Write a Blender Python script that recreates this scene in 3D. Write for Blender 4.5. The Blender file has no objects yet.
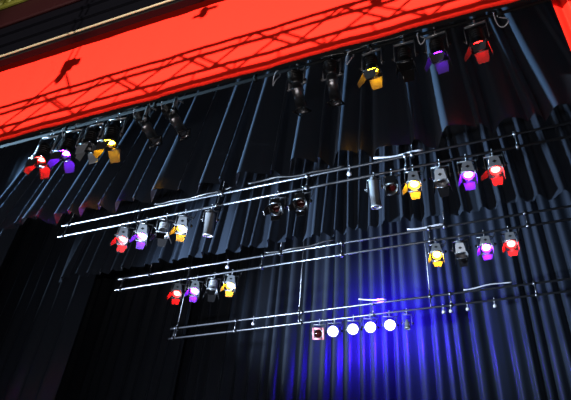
import bpy, bmesh, math, random
from mathutils import Vector, Matrix, Euler
random.seed(7)
PI = math.pi
C = bpy.context.scene.collection
ZC = 1.6                       # eye height above the auditorium floor

# ------------------------------------------------------------------ helpers
def mat(name, base, rough=.5, metal=0., spec=.5, sheen=0., sheen_tint=(1, 1, 1), sheen_rough=.3, bump=0., bscale=60., coat=0.):
    m = bpy.data.materials.new(name); m.use_nodes = True
    nt = m.node_tree; b = nt.nodes['Principled BSDF']
    b.inputs['Base Color'].default_value = (*base, 1)
    b.inputs['Roughness'].default_value = rough
    b.inputs['Metallic'].default_value = metal
    b.inputs['Specular IOR Level'].default_value = spec
    b.inputs['Sheen Weight'].default_value = sheen
    b.inputs['Sheen Tint'].default_value = (*sheen_tint, 1)
    b.inputs['Sheen Roughness'].default_value = sheen_rough
    b.inputs['Coat Weight'].default_value = coat
    if bump:
        tc = nt.nodes.new('ShaderNodeTexCoord'); n = nt.nodes.new('ShaderNodeTexNoise'); bp = nt.nodes.new('ShaderNodeBump')
        n.inputs['Scale'].default_value = bscale; n.inputs['Detail'].default_value = 4
        bp.inputs['Strength'].default_value = bump; bp.inputs['Distance'].default_value = .01
        nt.links.new(tc.outputs['Object'], n.inputs['Vector']); nt.links.new(n.outputs['Fac'], bp.inputs['Height'])
        nt.links.new(bp.outputs['Normal'], b.inputs['Normal'])
    return m

def emit(name, col, strength):
    m = bpy.data.materials.new(name); m.use_nodes = True
    nt = m.node_tree; nt.nodes.clear()
    e = nt.nodes.new('ShaderNodeEmission'); o = nt.nodes.new('ShaderNodeOutputMaterial')
    e.inputs['Color'].default_value = (*col, 1); e.inputs['Strength'].default_value = strength
    nt.links.new(e.outputs[0], o.inputs['Surface'])
    return m

def obj(name, bm, m, parent=None, smooth=True):
    me = bpy.data.meshes.new(name)
    bm.normal_update(); bm.to_mesh(me); bm.free()
    me.materials.append(m)
    if smooth:
        for p in me.polygons: p.use_smooth = True
    o = bpy.data.objects.new(name, me); C.objects.link(o)
    if parent: o.parent = parent
    return o

def tag(o, label=None, cat=None, group=None, kind=None):
    if label: o['label'] = label
    if cat: o['category'] = cat
    if group: o['group'] = group
    if kind: o['kind'] = kind
    return o

def empty(name, loc, rot=(0, 0, 0)):
    o = bpy.data.objects.new(name, None); C.objects.link(o)
    o.location = loc; o.rotation_euler = rot; o.empty_display_size = .1
    return o

def frame_of(d):
    d = Vector(d).normalized()
    u = d.cross(Vector((0, 0, 1)))
    if u.length < 1e-4: u = Vector((1, 0, 0))
    u.normalize(); return u, d.cross(u).normalized()

def tube(bm, pts, r, n=10, cap=True):
    pts = [Vector(p) for p in pts]; rings = []
    rs = r if isinstance(r, (list, tuple)) else [r] * len(pts)
    for i, p in enumerate(pts):
        d = (pts[min(i + 1, len(pts) - 1)] - pts[max(i - 1, 0)])
        u, v = frame_of(d)
        if rings and False: pass
        rings.append([bm.verts.new(p + (u * math.cos(2 * PI * k / n) + v * math.sin(2 * PI * k / n)) * rs[i]) for k in range(n)])
    for a, b in zip(rings, rings[1:]):
        for k in range(n): bm.faces.new((a[k], a[(k + 1) % n], b[(k + 1) % n], b[k]))
    if cap:
        bm.faces.new(rings[0][::-1]); bm.faces.new(rings[-1])
    return bm

def box(bm, c, s, M=None, bev=0.):
    r = bmesh.ops.create_cube(bm, size=1)
    for v in r['verts']:
        v.co = Vector((v.co.x * s[0] + c[0], v.co.y * s[1] + c[1], v.co.z * s[2] + c[2]))
        if M: v.co = M @ v.co
    return bm

def lathe(bm, prof, n=24, M=None, close_ends=True):
    """prof: list of (z, r) along local z"""
    rings = []
    for z, r in prof:
        ring = []
        for k in range(n):
            v = Vector((r * math.cos(2 * PI * k / n), r * math.sin(2 * PI * k / n), z))
            ring.append(bm.verts.new(M @ v if M else v))
        rings.append(ring)
    for a, b in zip(rings, rings[1:]):
        for k in range(n): bm.faces.new((a[k], a[(k + 1) % n], b[(k + 1) % n], b[k]))
    if close_ends:
        if prof[0][1] > 1e-4: bm.faces.new(rings[0][::-1])
        if prof[-1][1] > 1e-4: bm.faces.new(rings[-1])
    return bm

def plate(bm, quad, th, M=None):
    q = [Vector(p) for p in quad]
    n = (q[1] - q[0]).cross(q[2] - q[0]).normalized() * th * .5
    a = [bm.verts.new(M @ (p + n) if M else p + n) for p in q]
    b = [bm.verts.new(M @ (p - n) if M else p - n) for p in q]
    bm.faces.new(a); bm.faces.new(b[::-1])
    for i in range(len(q)):
        j = (i + 1) % len(q); bm.faces.new((a[j], a[i], b[i], b[j]))
    return bm

NB = bmesh.new
# ------------------------------------------------------------------ materials
velour = mat('black_velour', (.017, .0225, .034), .36, spec=.34, sheen=.12, sheen_tint=(.50, .66, .95), sheen_rough=.3, bump=.06, bscale=25)
red_velour = mat('red_velour', (.86, .021, .011), .85, spec=.05, bump=.12, bscale=14)
steel = mat('bar_steel', (.13, .137, .155), .34, metal=.9, bump=.05, bscale=90)
darksteel = mat('dark_bar_steel', (.010, .011, .012), .9, metal=0, spec=.05)
tubemetal = mat('dark_tube_metal', (.16, .165, .18), .30, metal=.9)
blackmetal = mat('black_lamp_metal', (.006, .0055, .006), .32, spec=.35, bump=.05, bscale=120)
silver = mat('brushed_aluminium', (.25, .26, .28), .33, metal=.5, bump=.04, bscale=150)
doormetal = mat('barn_door_metal', (.045, .045, .045), .6, spec=.15)
greydoor = mat('grey_barn_door_metal', (.22, .24, .26), .5, spec=.4)
rubber = mat('black_cable_rubber', (.012, .012, .014), .35, spec=.6)
whitecable = mat('grey_cable_sheath', (.40, .41, .46), .35, spec=.6)
glass_dark = mat('unlit_red_lens', (.02, .002, .002), .12, spec=.4)
glass_clear = mat('unlit_clear_lens', (.03, .033, .04), .10, spec=.6)
redframe = mat('faded_red_frame', (.55, .20, .24), .5)
gold = mat('gilt_moulding', (.62, .52, .32), .3, metal=.7, bump=.15, bscale=30)
blackgloss = mat('black_lacquer', (.0012, .0012, .002), .4, spec=.12)
maroon = mat('maroon_paint', (.008, .0009, .0012), .6, spec=.1, bump=.1, bscale=20)
stageblack = mat('stage_black_paint', (.012, .012, .014), .7, bump=.1, bscale=8)
COL = {'red': ((1, .0035, .0030), 560), 'amber': ((1, .42, .0028), 520), 'violet': ((.17, .0060, 1), 640),
       'blue': ((.13, .10, 1.0), 120)}
LENS = {k: emit(k + '_lit_lens', *v) for k, v in COL.items()}
LENS['dull_amber'] = emit('dull_amber_lens', COL['amber'][0], 260); LENS['dull_red'] = emit('dull_red_lens', COL['red'][0], 150); LENS['dull_violet'] = emit('dull_violet_lens', COL['violet'][0], 90)
LENS['dim'] = glass_clear; LENS['off'] = glass_dark

# ------------------------------------------------------------------ camera
R = Matrix(((0.93008198, 0.17886192, 0.32086744), (0.35946692, -0.62313415, -0.6946131), (0.07570363, 0.76138836, -0.64386079)))
cam = bpy.data.objects.new('camera', bpy.data.cameras.new('camera')); C.objects.link(cam)
M4 = R.to_4x4(); M4.translation = (0, 0, ZC); cam.matrix_world = M4
cam.data.sensor_width = 36; cam.data.lens = 592 / 571 * 36; cam.data.clip_end = 200; cam.data.clip_start = .05
bpy.context.scene.camera = cam

def Z(z): return z + ZC        # heights below are measured from eye level

# ------------------------------------------------------------------ the setting
def struct(name, bm, m):
    o = obj(name, bm, m, smooth=False); o['kind'] = 'structure'; return o
struct('floor', box(NB(), (-5, 2.5, -.05), (30, 30, .1)), stageblack)
struct('wall_back', box(NB(), (-6.4, 12.1, 7), (24.2, .2, 14)), stageblack)
struct('wall_left', box(NB(), (-18.5, 7.8, 7), (.2, 8.4, 14)), stageblack)
struct('wall_right', box(NB(), (5.8, 7.8, 7), (.2, 8.4, 14)), stageblack)
struct('ceiling', box(NB(), (-6.4, 7.8, 13.0), (24.2, 8.4, .2)), stageblack)
# proscenium header: black fascia, gilt moulding along its lower edge, maroon band, gilded frieze
PX0, PX1 = -10.8, 5.8
pxc, pxw = (PX0 + PX1) / 2, PX1 - PX0
bm = NB(); box(bm, (pxc, 3.44, Z(7.66)), (pxw, .10, 1.08)); box(bm, (pxc, 3.37, Z(7.55)), (pxw, .05, .05)); box(bm, (pxc, 3.37, Z(7.9)), (pxw, .05, .04))
struct('trim_1', bm, blackgloss)
bm = NB(); tube(bm, [(PX0, 3.37, Z(7.20)), (PX1, 3.37, Z(7.20))], .017, 14)
o = struct('trim_2', bm, gold)
bm = NB(); box(bm, (pxc, 3.43, Z(8.545)), (pxw, .12, .69)); tube(bm, [(PX0, 3.36, Z(8.22)), (PX1, 3.36, Z(8.22))], .03, 10)
struct('trim_3', bm, maroon)
bm = NB(); box(bm, (pxc, 3.42, Z(9.40)), (pxw, .14, 1.0))
tube(bm, [(PX0, 3.34, Z(8.93)), (PX1, 3.34, Z(8.93))], .045, 10)
for i in range(70):
    x = -9.5 + i * .2
    s = bmesh.ops.create_uvsphere(bm, u_segments=10, v_segments=6, radius=1)
    for v in s['verts']: v.co = Vector((v.co.x * .07 + x, v.co.y * .05 + 3.34, v.co.z * .12 + Z(9.13)))
struct('trim_4', bm, mat('tarnished_gilt', (.085, .085, .012), .4, metal=.4, bump=.4, bscale=18))

# ------------------------------------------------------------------ curtains
def curtain(name, x0, x1, y, z0, z1, ridges, amp, m, label, cat='curtain', rows=16, taper=.65, power=1.0, wob=.03, dx=.014,
            group=None, hemwob=.0, seed=1, drift=.0, fan=0., fan_x=-1.5):
    """ridges: (x, steep left width, slow right width, height factor). The cloth lies at y; each knife pleat comes forward by amp."""
    rnd = random.Random(seed)
    n = int((x1 - x0) / dx) + 1
    ph = [rnd.uniform(0, 6.28) for _ in range(6)]
    dr = [rnd.uniform(-1, 1) * drift for _ in ridges]
    bm = NB(); grid = []
    for j in range(rows + 1):
        s = j / rows                                    # 0 at the top, 1 at the hem
        z = z1 + (z0 - z1) * s
        g = (1 - taper) + taper * s
        gw = (1 - taper * .55) + taper * .55 * s
        rr = [(rx + d * (s - .5) + fan * (rx - fan_x) * (s - 1), wl * gw, wr * (.75 + .25 * s), rh) for (rx, wl, wr, rh), d in zip(ridges, dr)]
        row = []
        k0 = 0
        for i in range(n):
            x = x0 + (x1 - x0) * i / (n - 1)
            f = 0.
            for rx, wl, wr, rh in rr:
                t = (rx - x) / wl if x < rx else (x - rx) / wr
                if t < 1: f = max(f, rh * (.5 + .5 * math.cos(PI * t)) ** power)
            w = wob * (math.sin(x * 9.1 + ph[0] + .8 * s) + .6 * math.sin(x * 17.3 + ph[1] - 1.1 * s) + .4 * math.sin(x * 31 + ph[2]))
            yy = y - amp * g * f + w * g * (1 - .5 * f)
            hz = hemwob * (math.sin(x * 3.1 + ph[3]) + .5 * math.sin(x * 7.7 + ph[4])) * s
            row.append(bm.verts.new((x, yy, z + hz)))
        grid.append(row)
    for a, b in zip(grid, grid[1:]):
        for i in range(n - 1): bm.faces.new((a[i], b[i], b[i + 1], a[i + 1]))
    o = obj(name, bm, m)
    mod = o.modifiers.new('cloth_thickness', 'SOLIDIFY'); mod.thickness = .003; mod.offset = 0; mod.use_rim = False
    tag(o, label, cat, group)
    return o

def rnd_ridges(x0, x1, pitch, hw, seed, jit=.3, hj=.3):
    r = random.Random(seed); out = []; x = x0 + pitch * .5
    while x < x1:
        st = pitch * r.uniform(1 - jit, 1 + jit); out.append((x, hw * r.uniform(.75, 1.25), st * .92, r.uniform(1 - hj, 1))); x += st
    return out

# red valance: nearly flat, shallow ripples only
curtain('red_valance', -8.6, 3.2, 3.60, Z(5.345), Z(8.1), rnd_ridges(-8.6, 3.2, 1.4, .8, 3), .018, red_velour,
        'wide flat red valance across the top with dark lattice shadows along its hem', rows=10, taper=.5, wob=.004, dx=.05, seed=4)
curtain('valance_bounce_blocker', -8.6, 3.2, 3.68, Z(5.42), Z(8.1), [], .01, stageblack,
        'unseen black sheet added behind the red valance to stop its red bounce', rows=4, taper=.5, wob=.004, dx=.1, seed=14)  # added only to keep red bounce from the valance back off the border
# red side curtain at the right edge
curtain('red_side_curtain', .92, 3.4, 3.86, 0.02, Z(7.6), rnd_ridges(.84, 3.4, .16, .09, 8, .25), .11, red_velour,
        'pleated red side curtain hanging at the far right edge', rows=10, taper=.1, wob=.006, dx=.012, seed=5)
# first black border
def knife(xs, wl, hs):
    return [(x, wl, (xs[i + 1] - x) * .95 if i + 1 < len(xs) else .5, h) for i, (x, h) in enumerate(zip(xs, hs))]
r1 = knife([-7.3, -6.85, -6.35, -5.8, -5.3, -4.75, -4.15, -3.42, -2.87, -2.14, -1.54, -1.08, -.30, .34, .84, 1.6, 2.3, 2.9], .21,
           [.8, .7, .9, .8, 1, .8, 1, .9, 1, 1, .95, .8, 1.05, .8, 1, 1, 1, 1])
r1 = [(a, b if a < -1.6 else .21, c, d) for a, b, c, d in r1]
r1 += [(a + q, .085 if a < -1.6 else .13, .12 if a < -1.6 else .16, h) for (a, *_), q, h in zip(r1, (.22, .3, .2, .25, .3, .28, .35, .27, .38, .3, .25, .4, .36, .25, .4), (.85, .8, .9, .9, .85, .85, .78, .9, .75, .88, .85, .72, .72, .8, .7))]
curtain('black_border_curtain', -7.6, 3.4, 5.03, Z(5.02), Z(7.4), r1, .29, velour,
        'nearest black pleated border curtain, behind the bar just under the red valance', rows=22, taper=.80, wob=.017, hemwob=.02, seed=6, drift=.06, fan=.07)
r2 = knife([-7.3, -6.8, -6.4, -5.95, -5.5, -5.0, -4.33, -3.80, -3.35, -2.70, -2.05, -1.52, -.87, -.28, .25, .92, 1.6, 2.3, 2.9], .17,
           [.8, .9, .8, 1, .8, 1, .9, 1, .7, .9, .9, 1.1, 1, .8, .9, 1, 1, 1, 1])
r2 = [(a, b, c, d * .5) for a, b, c, d in r2]
rr_ = random.Random(77); x_ = -7.4
while x_ < 3.2:
    r2.append((x_, .10 * rr_.uniform(.8, 1.2), .13 * rr_.uniform(.8, 1.2), rr_.uniform(.55, .95))); x_ += rr_.uniform(.17, .30)
curtain('black_border_curtain', -7.6, 3.4, 6.97, Z(5.50), Z(8.2), r2, .22, velour,
        'second black border curtain, its hem ending between the second and third lamp bars', rows=20, taper=.6, wob=.012, hemwob=.015, seed=9, drift=.08, fan=.05)
curtain('black_backdrop', -9.6, 4.6, 11.0, 0.02, Z(9.2), rnd_ridges(-9.6, 4.6, .27, .11, 31, .28, .45), .15, velour,
        'tall black pleated backdrop behind all the lamp bars, washed blue in its middle', rows=14, taper=.1, wob=.012, seed=11, drift=.10)
curtain('side_bounce_blocker', 1.15, 3.4, 4.02, 0.02, Z(7.4), rnd_ridges(1.1, 3.4, .2, .09, 18), .05, velour,
        'unseen black sheet added behind the red side curtain to block its red bounce', rows=6, taper=.1, wob=.004, seed=15)  # added to keep side light off the back of the red curtain
for i, (yy, xe, lab) in enumerate(((5.35, -7.15, 'dark wing curtain on the left nearest the red valance'),
                                   (7.30, -7.10, 'dark wing curtain on the left beyond the end of the second bar'),
                                   (10.35, -6.85, 'dark wing curtain farthest back on the left, below the rearmost bar end'))):
    curtain('black_wing_curtain', -10.4, xe, yy, 0.02, Z(8.0), rnd_ridges(-10.4, xe, .30, .13, 40 + i, .25, .4), .16, velour,
            lab, rows=10, taper=.1, wob=.015, seed=50 + i, group='wing curtains on the left', drift=.12)

# ------------------------------------------------------------------ lamp bars
ROW = {1: (4.1, 6.19, 5.95), 2: (6.05, 6.0, 5.76), 3: (7.8, 6.0, 5.76), 4: (9.85, 6.0, 5.76)}
XL, XR = -7.0, 3.4
ORD = {1: 'nearest lamp bar of two dark pipes, just under the red valance hem', 2: 'second lamp bar of two parallel pipes crossing the middle',
       3: 'third lamp bar of two parallel pipes, below the second', 4: 'lowest and farthest lamp bar of two pipes, carrying the blue-white lamps'}
for r, (y, zu, zl) in ROW.items():
    t = empty('lamp_bar', (XL, y, Z(zl))); tag(t, ORD[r], 'lamp bar', 'lamp bars')
    L = XR - XL
    pm = darksteel if r == 1 else steel
    obj('upper_pipe', tube(NB(), [(0, 0, zu - zl), (L, 0, zu - zl)], .019, 12), pm, t)
    obj('lower_pipe', tube(NB(), [(0, 0, 0), (L + .0, 0, 0)], .019, 12), pm, t)
    k = 0; x = .12
    while x < L:
        b = NB(); tube(b, [(x, 0, .02), (x, 0, zu - zl - .02)], .013, 8); box(b, (x, 0, 0), (.05, .062, .062)); box(b, (x, 0, zu - zl), (.05, .062, .062))
        obj('spacer', b, pm, t); x += 1.47
CABX = {1: (-6.4, -3.0, 1.0), 2: (-6.85, -3.9, -.9), 3: (-6.3, -3.6, -.75), 4: (-6.83, -4.0, -1.37)}
cl = {0: 'left', 1: 'middle', 2: 'right'}; rn = {1: 'nearest', 2: 'second', 3: 'third', 4: 'farthest'}
for r, xs in CABX.items():
    y, zu, zl = ROW[r]
    for i, x in enumerate(xs):
        o = obj('suspension_cable', tube(NB(), [(0, 0, 0), (0, 0, 12.88 - Z(zu) - .02)], .011 if r == 4 else .007, 6), steel)
        # a shackle round the pipe
        b = NB(); box(b, (0, 0, 0), (.05, .07, .07)); tube(b, [(0, 0, .03), (0, 0, .14)], .014, 8)
        if r == 4:
            tube(b, [(0, 0, -.24), (0, 0, 0)], .010, 6)
        obj('shackle', b, steel, o)
        o.location = (x, y, Z(zu)); tag(o, f'thin steel cable holding up the {cl[i]} part of the {rn[r]} lamp bar', 'cable', 'suspension cables')

# ------------------------------------------------------------------ lamps
PIV = -.235
DROP = {1: .10, 2: .02, 3: 0, 4: .03}
def add_mount(t, ym, half, PIV):
    b = NB()
    tube(b, [(0, .034 * math.sin(a), .034 * math.cos(a)) for a in [(-.9 + 4.6 * k / 10) for k in range(11)]], .010, 8)
    tube(b, [(0, 0, -.034), (0, 0, -.085)], .012, 8); tube(b, [(0, .02, -.03), (0, .075, -.045)], .007, 6); box(b, (0, .078, -.046), (.03, .008, .016))
    obj('hook_clamp', b, silver, t)
    b = NB(); w = half + .022
    box(b, (0, 0, -.09), (2 * w + .006, .032, .006))
    for s in (-1, 1):
        box(b, (s * w, 0, (PIV - .09) / 2 - .01), (.006, .034, -PIV - .09 + .05))
    obj('yoke', b, ym, t)
    for s in (-1, 1):
        b = NB(); lathe(b, [(0, .020), (.012, .022), (.03, .016), (.034, .0)], 12, Matrix.Translation((s * (w + .004), 0, PIV)) @ Matrix.Rotation(s * PI / 2, 4, 'Y'))
        obj('knob', b, blackmetal, t)

def cable_tail(t, B, back, col=None):
    p0 = B @ Vector((.02, .03, back))
    pts = [p0]; p1 = p0 + Vector((.03, .05, .06)); p3 = Vector((.16, 0, .03)); p2 = Vector((.17, .06, -.10))
    for k in range(1, 11):
        u = k / 10
        pts.append(p0 * (1 - u) ** 3 + p1 * 3 * u * (1 - u) ** 2 + p2 * 3 * u * u * (1 - u) + p3 * u ** 3)
    obj('power_lead', tube(NB(), pts, .007, 6), rubber, t)

def lamp_fresnel(X, row, color, yaw, tilt, bodym, doors, label, group, lead=True, doorm=None, FS=.82, drop=0.):
    y, zu, zl = ROW[row]
    t = empty('barn_door_spotlight', (X, y, Z(zl)), (0, 0, math.radians(yaw)))
    tag(t, label, 'spotlight', group)
    pv = PIV - DROP[row] - drop; add_mount(t, silver, .118 * FS, pv)
    B = Matrix.Translation((0, 0, pv)) @ Matrix.Rotation(math.radians(tilt), 4, 'X') @ Matrix.Scale(FS, 4)
    # can: finned housing, open at the front (front is local -z)
    b = NB()
    prof = [(.16, .0), (.158, .045), (.150, .062), (.128, .068), (.126, .086), (.10, .090)]
    for k in range(4):
        z = .085 - k * .035
        prof += [(z, .092), (z - .004, .100), (z - .014, .100), (z - .018, .092)]
    prof += [(-.06, .096), (-.115, .098), (-.118, .106), (-.134, .106), (-.134, .088), (-.092, .084), (-.090, .069)]
    lathe(b, prof, 24, B, close_ends=False)
    obj('housing', b, bodym, t)
    b = NB(); lathe(b, [(-.090, .070), (-.098, .062), (-.104, .045), (-.108, .022), (-.109, .0)], 20, B)
    obj('lens', b, LENS[color], t)
    b = NB(); h = .112                                    # square accessory frame
    for s in (-1, 1):
        box(b, (s * (h - .008), 0, -.141), (.016, 2 * h, .012), B); box(b, (0, s * (h - .008), -.141), (2 * h - .032, .016, .012), B)
    obj('gel_frame', b, bodym, t)
    dm = doorm or (blackmetal if color in ('dim', 'off') else doormetal)
    for d, (dx, dy) in zip(doors, ((0, 1), (-1, 0), (0, -1), (1, 0))):
        if d is None: continue
        a = math.radians(d)
        u = Vector((-dy, dx, 0)); o_ = Vector((dx, dy, 0))
        ext = o_ * math.sin(a) + Vector((0, 0, -1)) * math.cos(a)
        c0 = o_ * (h + .003) + Vector((0, 0, -.178 if dy < 0 and d < 60 else -.148))
        wide = .095 if dy else .082; Ln = .17 if dy else .175; tip = .070 if dy else .045
        q = [c0 - u * wide, c0 + u * wide, c0 + ext * Ln + u * tip, c0 + ext * Ln - u * tip]
        bq = NB(); plate(bq, q, .004, B)
        bx = NB()
        o2 = obj('barn_door', bq, silver if d > 140 and bodym is silver else dm, t, smooth=False)
        bh = NB(); tube(bh, [B @ (c0 - u * .05), B @ (c0 + u * .05)], .006, 8); obj('hinge', bh, silver, o2)
        if d > 140 and bodym is silver:                    # dark diamond cut-out in the folded-back door
            m_ = c0 + ext * .085
            bd = NB(); plate(bd, [m_ - u * .034, m_ + ext * .026, m_ + u * .034, m_ - ext * .026], .008, B); obj('cut_out', bd, blackmetal, o2, smooth=False)
    if lead: cable_tail(t, B, .14)
    return t

def lamp_par(X, row, color, yaw, tilt, bodym, length, label, group, frame=None, name='can_spotlight', rad=.09, lead=True):
    y, zu, zl = ROW[row]
    t = empty(name, (X, y, Z(zl)), (0, 0, math.radians(yaw))); tag(t, label, 'spotlight', group)
    pv = PIV - DROP[row]; add_mount(t, silver, rad + .01, pv)
    B = Matrix.Translation((0, 0, pv)) @ Matrix.Rotation(math.radians(tilt), 4, 'X')
    b = NB(); f = -length * .62; k = length * .38
    prof = [(k, 0), (k, rad * .45), (k - .02, rad * .62), (k - .05, rad * .72), (k - .055, rad * .95), (k - .08, rad), (f + .03, rad), (f + .028, rad * 1.08), (f, rad * 1.1), (f, rad * .94), (f + .05, rad * .92)]
    lathe(b, prof, 24, B, close_ends=False); obj('can', b, bodym, t)
    b = NB(); lathe(b, [(f + .03, rad * .92), (f + .016, rad * .7), (f + .008, rad * .35), (f + .006, 0)], 20, B); obj('lens', b, LENS[color], t)
    if frame:
        b = NB(); h = rad * 1.32
        for s in (-1, 1):
            box(b, (s * (h - .017), 0, f - .006), (.034, 2 * h, .008), B); box(b, (0, s * (h - .017), f - .006), (2 * h - .068, .034, .008), B)
        obj('gel_frame', b, frame, t)
    if lead: cable_tail(t, B, k - .02)
    return t

def lamp_profile(X, row, yaw, tilt, label, group, tubem):
    y, zu, zl = ROW[row]
    t = empty('profile_spotlight', (X, y, Z(zl)), (0, 0, math.radians(yaw))); tag(t, label, 'spotlight', group)
    pv = PIV - DROP[row]; add_mount(t, silver, .085, pv)
    B = Matrix.Translation((0, 0, pv)) @ Matrix.Rotation(math.radians(tilt), 4, 'X')
    b = NB()
    lathe(b, [(.19, 0), (.188, .05), (.17, .078), (.12, .088), (.06, .085), (.02, .072), (.0, .07)], 20, B); 
    for k in range(5): lathe(b, [(.15 - k * .022, .086), (.148 - k * .022, .094), (.142 - k * .022, .094), (.14 - k * .022, .086)], 20, B, close_ends=False)
    obj('lamp_house', b, blackmetal, t)
    b = NB(); lathe(b, [(.0, .066), (-.06, .066), (-.062, .074), (-.10, .074), (-.102, .064), (-.33, .064), (-.332, .072), (-.36, .072), (-.36, .060), (-.33, .058)], 20, B, close_ends=False)
    obj('barrel', b, tubem, t)
    b = NB(); lathe(b, [(-.335, .058), (-.345, .04), (-.35, 0)], 16, B); obj('lens', b, glass_clear, t)
    b = NB(); h = .085
    for s in (-1, 1):
        box(b, (s * (h - .011), 0, -.366), (.022, 2 * h, .008), B); box(b, (0, s * (h - .011), -.366), (2 * h - .044, .022, .008), B)
    obj('gel_frame', b, blackmetal, t)
    for s in (-1, 1):
        b = NB(); box(b, (s * .10, 0, -.03), (.07, .04, .004), B); obj('shutter_handle', b, silver, t)
    cable_tail(t, B, .17)
    return t

G1, G2, G3, G4 = 'spotlights on the nearest bar', 'spotlights on the second bar', 'spotlights on the third bar', 'spotlights on the farthest bar'
# doors: upstage, left, downstage, right (degrees from the beam axis; past 140 = folded back along the can)
F = lamp_fresnel
F(-5.66, 1, 'red', 4, 6, blackmetal, (24, 24, 14, 30), 'red-lit spotlight with barn doors, leftmost lamp on the bar under the valance', G1, FS=1.0, drop=.08)
F(-5.24, 1, 'violet', 6, 4, blackmetal, (30, 26, 14, 24), 'violet-lit spotlight with barn doors next to the leftmost red one under the valance', G1, FS=1.0, drop=.08)
F(-4.87, 1, 'dim', 0, 8, blackmetal, (14, 8, 8, 12), 'unlit spotlight with a grey barn door between violet and amber under the valance', G1, doorm=greydoor, FS=.95, drop=.04)
F(-4.52, 1, 'amber', 6, 8, blackmetal, (36, 20, 14, 34), 'amber-lit spotlight with two glowing barn doors on the left under the valance', G1, FS=1.0, drop=.08)
lamp_profile(-4.02, 1, -62, 34, 'long dark tube spotlight slanting right, beside the left amber lamp', G1, tubemetal)
lamp_profile(-3.60, 1, -62, 34, 'long dark tube spotlight slanting right, second after the left amber lamp', G1, tubemetal)
lamp_profile(-1.90, 1, -14, 24, 'long dark tube spotlight in the middle under the valance, left of a pair', G1, tubemetal)
lamp_profile(-1.46, 1, -4, 24, 'long dark tube spotlight in the middle under the valance, right of a pair', G1, tubemetal)
F(-.98, 1, 'dull_amber', -6, 13, blackmetal, (12, 40, 12, 10), 'amber-lit spotlight with glowing barn doors on the right half under the valance', G1)
F(-.60, 1, 'off', 0, 16, blackmetal, (12, 10, 10, 10), 'unlit dark spotlight between the right amber and violet lamps under the valance', G1)
F(-.24, 1, 'dull_violet', -6, 14, blackmetal, (14, 32, 14, 8), 'violet-lit spotlight with dim purple doors at upper right under the valance', G1)
F(.19, 1, 'dull_red', -6, 14, blackmetal, (12, 36, 16, 8), 'red-lit spotlight with a glowing red door, rightmost under the valance', G1)

F(-5.58, 2, 'red', 30, -14, silver, (14, 26, 150, 6), 'red-lit spotlight, leftmost lamp on the second bar', G2)
F(-5.22, 2, 'violet', 30, -12, silver, (14, 26, 150, 6), 'violet-lit spotlight second from left on the second bar', G2)
F(-4.84, 2, 'dim', 28, 4, silver, (25, 30, 18, 30), 'unlit spotlight with large black doors between violet and amber on the second bar', G2)
F(-4.50, 2, 'amber', 28, -12, silver, (14, 28, 150, 6), 'bright amber-lit spotlight in the left cluster of the second bar', G2)
lamp_par(-4.03, 2, 'dim', 20, 22, silver, .42, 'unlit silver can spotlight beside the left amber lamp on the second bar', G2, rad=.075)
F(-2.92, 2, 'off', 8, -34, blackmetal, (14, 20, 165, 20), 'unlit black spotlight with red lens mid second bar, left of two', G2)
F(-2.53, 2, 'off', 4, -34, blackmetal, (14, 20, 165, 20), 'unlit black spotlight with red lens mid second bar, right of two', G2)
lamp_par(-1.46, 2, 'dim', 0, 20, silver, .46, 'unlit silver can spotlight left of the right amber lamp on the second bar', G2, rad=.07, lead=False)
F(-1.21, 2, 'off', 4, -20, blackmetal, (None, None, 160, None), 'small dark unlit lamp with red lens beside the silver can on the second bar', G2, lead=False)
F(-.91, 2, 'amber', 6, -13, silver, (10, 28, 155, 2), 'amber-lit spotlight with yellow doors right of centre on the second bar', G2)
F(-.55, 2, 'dim', 0, 8, silver, (10, 10, 150, 10), 'unlit silver-fronted spotlight between amber and violet on the second bar', G2)
F(-.20, 2, 'violet', 4, -8, silver, (8, 20, 155, 0), 'violet-lit spotlight in the right cluster of the second bar', G2)
F(.14, 2, 'red', 2, -8, silver, (10, 46, 155, 0), 'red-lit spotlight with orange-red doors, rightmost on the second bar', G2)

F(-5.57, 3, 'red', 28, -24, silver, (10, 20, 155, 4), 'red-lit spotlight, leftmost lamp on the third bar', G3)
F(-5.21, 3, 'violet', 28, -24, silver, (10, 24, 155, 4), 'violet-lit spotlight second from left on the third bar', G3)
F(-4.85, 3, 'dim', 26, 0, silver, (16, 18, 20, 20), 'unlit spotlight with black doors between violet and amber on the third bar', G3)
F(-4.50, 3, 'amber', 26, -25, silver, (10, 22, 155, 4), 'amber-lit spotlight in the left cluster of the third bar', G3)
F(-.92, 3, 'amber', 6, -26, silver, (4, 16, 155, 4), 'amber-lit spotlight, first of the right cluster on the third bar', G3)
F(-.55, 3, 'dim', 0, 4, silver, (8, 6, 150, 6), 'unlit silver-fronted spotlight between amber and violet on the third bar', G3)
F(-.18, 3, 'violet', 4, -24, silver, (4, 22, 155, 0), 'violet-lit spotlight in the right cluster of the third bar', G3)
F(.18, 3, 'red', 2, -25, silver, (4, 20, 155, 0), 'red-lit spotlight, rightmost on the third bar', G3)

lamp_par(-3.55, 4, 'off', 14, -58, silver, .26, 'unlit spotlight with a square pinkish frame at the left of the blue-white lamps', G4, frame=redframe, rad=.085)
for x, yw, nm in ((-3.24, 6, 'first'), (-2.86, 12, 'second'), (-2.53, 16, 'third'), (-2.16, 16, 'fourth')):
    lamp_par(x, 4, 'blue', yw, -62, silver, .24, f'dazzling blue-white lamp on the farthest bar, {nm} of the four from the left', G4, rad=.10)
lamp_par(-1.83, 4, 'dim', 16, 8, silver, .18, 'small unlit silver lamp right of the four blue-white lamps', G4, rad=.05)

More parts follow.
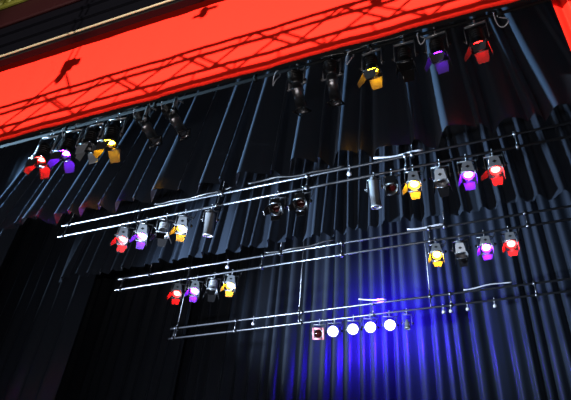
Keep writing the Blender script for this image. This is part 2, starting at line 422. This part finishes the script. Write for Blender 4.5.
# ------------------------------------------------------------------ loose cables and plugs on the bars
def cable(row, x0, x1, m, r, label, seed, up=True, sag=.05):
    y, zu, zl = ROW[row]; rn_ = random.Random(seed); zz = zu if up else zl
    pts = []; n = int((x1 - x0) / .06)
    ph = rn_.uniform(0, 6)
    for i in range(n + 1):
        x = x0 + (x1 - x0) * i / n
        a = .5 + .5 * math.sin(x * 3.3 + ph)
        pts.append((x - x0, -.012 + .012 * math.sin(x * 11 + ph), .024 + r + sag * a * a))
    o = obj('power_cable', tube(NB(), pts, r, 8), m); o.location = (x0, y, Z(zz)); tag(o, label, 'cable', 'loose power cables along the bars')
cable(2, -5.15, -3.7, rubber, .016, 'dark cable lying along the left of the second bar', 1)
cable(2, -3.45, -1.9, rubber, .018, 'dark cable lumped along the middle of the second bar', 2, sag=.06)
cable(2, -1.45, -.75, whitecable, .016, 'pale shiny cable arching on the second bar above the right amber lamp', 3, sag=.08)
cable(3, -1.35, -.75, whitecable, .016, 'pale cable lumped on the third bar above the right amber lamp', 4, sag=.05)
cable(3, -3.9, -2.6, rubber, .016, 'dark cable lying along the middle of the third bar', 5)
cable(4, -2.75, -2.2, whitecable, .013, 'pale cable arching over the farthest bar above the blue-white lamps', 6, sag=.10)
cable(4, -.75, .1, whitecable, .013, 'pale wavy cable on the farthest bar right of the blue-white lamps', 7, sag=.05)
cable(1, -5.9, -4.2, rubber, .016, 'dark cable along the left of the bar under the valance', 8, up=False)
cable(1, -1.6, -.3, rubber, .016, 'dark cable along the right of the bar under the valance', 9, up=False)
def plug(row, x, label, up=False):
    y, zu, zl = ROW[row]; b = NB()
    tube(b, [(0, .034 * math.sin(a), .034 * math.cos(a)) for a in [(-.9 + 4.6 * k / 10) for k in range(11)]], .008, 8)
    lathe(b, [(-.03, .008), (-.09, .010), (-.095, .03), (-.14, .036), (-.145, 0)], 12)
    o = obj('hanging_plug', b, whitecable); o.location = (x, y, Z(zu if up else zl)); tag(o, label, 'plug', 'plugs hanging from the bars')
plug(2, -1.82, 'pale plug hanging from the upper pipe in the middle of the second bar', True)
plug(4, -1.15, 'pale plug hanging from the farthest bar, first right of the rod')
plug(4, -1.02, 'pale plug hanging from the farthest bar, second right of the rod')
plug(4, -.72, 'pale plug hanging from the farthest bar, third right of the rod')
plug(4, -.25, 'pale plug hanging from the farthest bar at the far right')
plug(4, -5.0, 'pale plug hanging near the left end of the farthest bar', True)
plug(3, -4.62, 'small pale clamp plug on the third bar above the left amber lamp', True)

def loop(row, x, w, h, lean, label):
    y, zu, zl = ROW[row]; pts = []
    for k in range(21):
        a = 2 * PI * k / 20; r_ = .5 - .5 * math.cos(a)
        pts.append((w * math.sin(a) * (.4 + .6 * r_) + lean * r_, .03 * math.sin(a * 2), .018 - h * r_))
    o = obj('cable_loop', tube(NB(), pts, .007, 6), whitecable); o.location = (x, y, Z(zl)); tag(o, label, 'cable', 'cable loops on the near bar')
for x, w_, h_, ln, lb in ((-2.16, .05, .24, -.05, 'pale cable loop hanging on the near bar left of the middle pair of tube spotlights'),
                          (-5.45, .05, .2, .06, 'pale cable loop hanging between the left red and violet lamps under the valance'),
                          (-4.25, .06, .2, .05, 'pale cable loop hanging right of the left amber lamp under the valance'),
                          (-3.82, .05, .2, .05, 'pale cable loop hanging between the two slanting tube spotlights'),
                          (-1.22, .06, .2, -.04, 'pale cable loop hanging left of the right amber lamp under the valance'),
                          (-.42, .05, .18, .04, 'pale cable loop hanging left of the dim violet lamp at upper right'),
                          (.42, .07, .26, .08, 'pale cable loop hanging right of the rightmost red lamp under the valance')): loop(1, x, w_, h_, ln, lb)

# ------------------------------------------------------------------ front-of-house: front lamp, the truss that throws the shadows, an added beam flag
KX, KY, KZ = -2.5, -9.0, 3.0
def on_truss(xv, zv, yt):       # point at depth yt on the line from the lamp to (xv, 3.6, zv) on the valance
    f = (yt - KY) / (3.6 - KY); return KX + f * (xv - KX), KZ + f * (zv - KZ)
TY = 1.3
_, zt = on_truss(0, 5.98, TY); _, zb = on_truss(0, 5.47, TY)
t = empty('box_truss', (-7.5, TY, Z(zb))); tag(t, 'lattice truss hanging in front of the red valance and shadowing it', 'truss')
TL, TH, TD = 10.5, zt - zb, .36
for yy in (0, TD):
    for zz in (0, TH): obj('chord', tube(NB(), [(0, yy, zz + yy * .62), (TL, yy, zz + yy * .62)], .032, 10), steel, t)
b = NB(); nseg = 23; sg = TL / nseg
for yy in (0, TD):
    for k in range(nseg):
        a, c = (0, TH) if (k + (yy > 0)) % 2 else (TH, 0)
        tube(b, [((k + yy) * sg, yy, a + yy * .62), ((k + 1 + yy) * sg, yy, c + yy * .62)], .019, 6)
for k in range(nseg + 1):
    tube(b, [(k * sg, 0, TH), (k * sg, TD, TH + TD * .62)], .012, 6); tube(b, [(k * sg, 0, 0), (k * sg, TD, TD * .62)], .012, 6)
obj('lattice', b, steel, t)
for i, (xv, zv, br, lab) in enumerate(((-5.33, 6.72, .34, 'left'), (-.72, 6.34, .42, 'right'))):
    hx, _ = on_truss(xv, 6.6, TY); _, hz = on_truss(xv, zv, TY)
    h = empty('chain_hoist', (hx, TY + .1, Z(zt) + .034)); tag(h, f'{lab} chain hoist holding the truss in front of the valance', 'hoist', 'chain hoists')
    b = NB(); box(b, (0, 0, hz - zt), (.16, .12, .22)); lathe(b, [(-.06, .07), (.06, .07)], 14, Matrix.Translation((.10, 0, hz - zt + .02)) @ Matrix.Rotation(PI / 2, 4, 'Y')); lathe(b, [(-.1, .01), (.0, .07), (.1, .05)], 10, Matrix.Translation((-.04, 0, hz - zt - .24)))
    obj('hoist_body', b, blackmetal, h)
    b = NB(); tube(b, [(-.05, 0, hz - zt + .1), (-.05, 0, 12 - Z(zt))], .012, 6); tube(b, [(.05, 0, hz - zt + .1), (.05, 0, 12 - Z(zt))], .012, 6)
    tube(b, [(0, 0, hz - zt - .1), (-br, -.1, .01)], .018, 6); tube(b, [(0, 0, hz - zt - .1), (br * .8, -.1, .01)], .018, 6)
    obj('chain', b, steel, h)
hx, hz = on_truss(-3.15, 7.03, TY)
b = NB(); lathe(b, [(-.12, .02), (-.08, .05), (.06, .06), (.1, .02)], 12); box(b, (.09, 0, .03), (.16, .06, .05)); box(b, (-.08, 0, -.05), (.1, .05, .05)); tube(b, [(0, 0, .08), (0, 0, 12 - Z(hz))], .006, 6)
o = obj('hanging_hook_block', b, blackmetal); o.location = (hx, TY, Z(hz)); tag(o, 'hook block on a wire in front of the valance, casting a small high shadow', 'hook')
struct('added_beam_flag', box(NB(), (-5.53, -3.5, Z(4.07) / 2), (8.94, .1, Z(4.07))), stageblack)   # unseen flag added to cut the lamp's beam at the valance hem

def spot(name, loc, target, power, col, angle, blend=.3, r=.05):
    d = bpy.data.lights.new(name, 'SPOT'); d.energy = power; d.color = col; d.spot_size = math.radians(angle); d.spot_blend = blend; d.shadow_soft_size = r
    o = bpy.data.objects.new(name, d); C.objects.link(o); o.location = loc
    o.rotation_euler = (Vector(target) - Vector(loc)).to_track_quat('-Z', 'Y').to_euler(); return o
def area(name, loc, target, power, col, sx, sy, spread=180):
    d = bpy.data.lights.new(name, 'AREA'); d.shape = 'RECTANGLE'; d.size = sx; d.size_y = sy; d.energy = power; d.color = col; d.spread = math.radians(spread)
    o = bpy.data.objects.new(name, d); C.objects.link(o); o.location = loc
    o.rotation_euler = (Vector(target) - Vector(loc)).to_track_quat('-Z', 'Y').to_euler(); return o

spot('front_lamp', (KX, KY, Z(KZ)), (-2.6, 3.6, Z(6.6)), 26000, (1, .93, .86), 48, .35, .12)
area('added_valance_fill', (-2.5, 0.6, .6), (-2.5, 3.6, Z(6.4)), 260, (1, .9, .85), 6, .3)  # unseen fill added to lift the shadows on the valance
# cool lights on the curtains, none of them in view
# unseen side light from the left wing, one spot per gap, then added fills
spot('wing_lamp_near', (-16, 3.95, Z(5.5)), (-.4, 4.8, Z(5.9)), 62000, (.46, .74, 1), 16, .7, .2)
spot('wing_lamp_middle', (-16, 5.9, Z(5.5)), (-.4, 6.8, Z(5.9)), 10000, (.60, .79, 1), 14, .8, .2)
spot('wing_lamp_far', (-8.8, 8.1, Z(5.4)), (-2.2, 10.2, Z(7.6)), 3600, (.68, .80, 1), 60, 1., .15)
spot('added_front_fill', (-.6, 1.6, .5), (-.4, 6.4, Z(5.7)), 70, (.70, .82, 1), 64, .8, .3)  # weak unseen fill added for the lamp fronts
spot('added_border_fill', (-6.9, 4.5, Z(2.4)), (-2.7, 7.3, Z(5.8)), 8800, (.62, .79, 1), 58, .8, .2)  # unseen fill added to brighten the folds of the second border
spot('added_backdrop_fill', (-6.9, 7.2, Z(3.0)), (-2.4, 11.0, Z(7.8)), 3600, (.68, .80, 1), 46, 1., .2)  # unseen fill added to brighten the upper backdrop
spot('blue_halo_fill', (-2.35, 9.80, Z(6.10)), (-2.25, 11.0, Z(5.95)), 1900, (.04, .004, 1), 160, 1., .05)  # unseen light added in place of the blue halo round the lamps

w = bpy.data.worlds.new('world'); bpy.context.scene.world = w; w.use_nodes = True
w.node_tree.nodes['Background'].inputs['Color'].default_value = (.5, .6, 1, 1); w.node_tree.nodes['Background'].inputs['Strength'].default_value = .004
s = bpy.context.scene
s.view_settings.view_transform = 'Standard'; s.view_settings.look = 'None'; s.view_settings.gamma = 1; s.view_settings.use_curve_mapping = False
s.view_settings.exposure = 0
s.cycles.use_denoising = True; s.cycles.sample_clamp_indirect = 4; s.cycles.max_bounces = 6
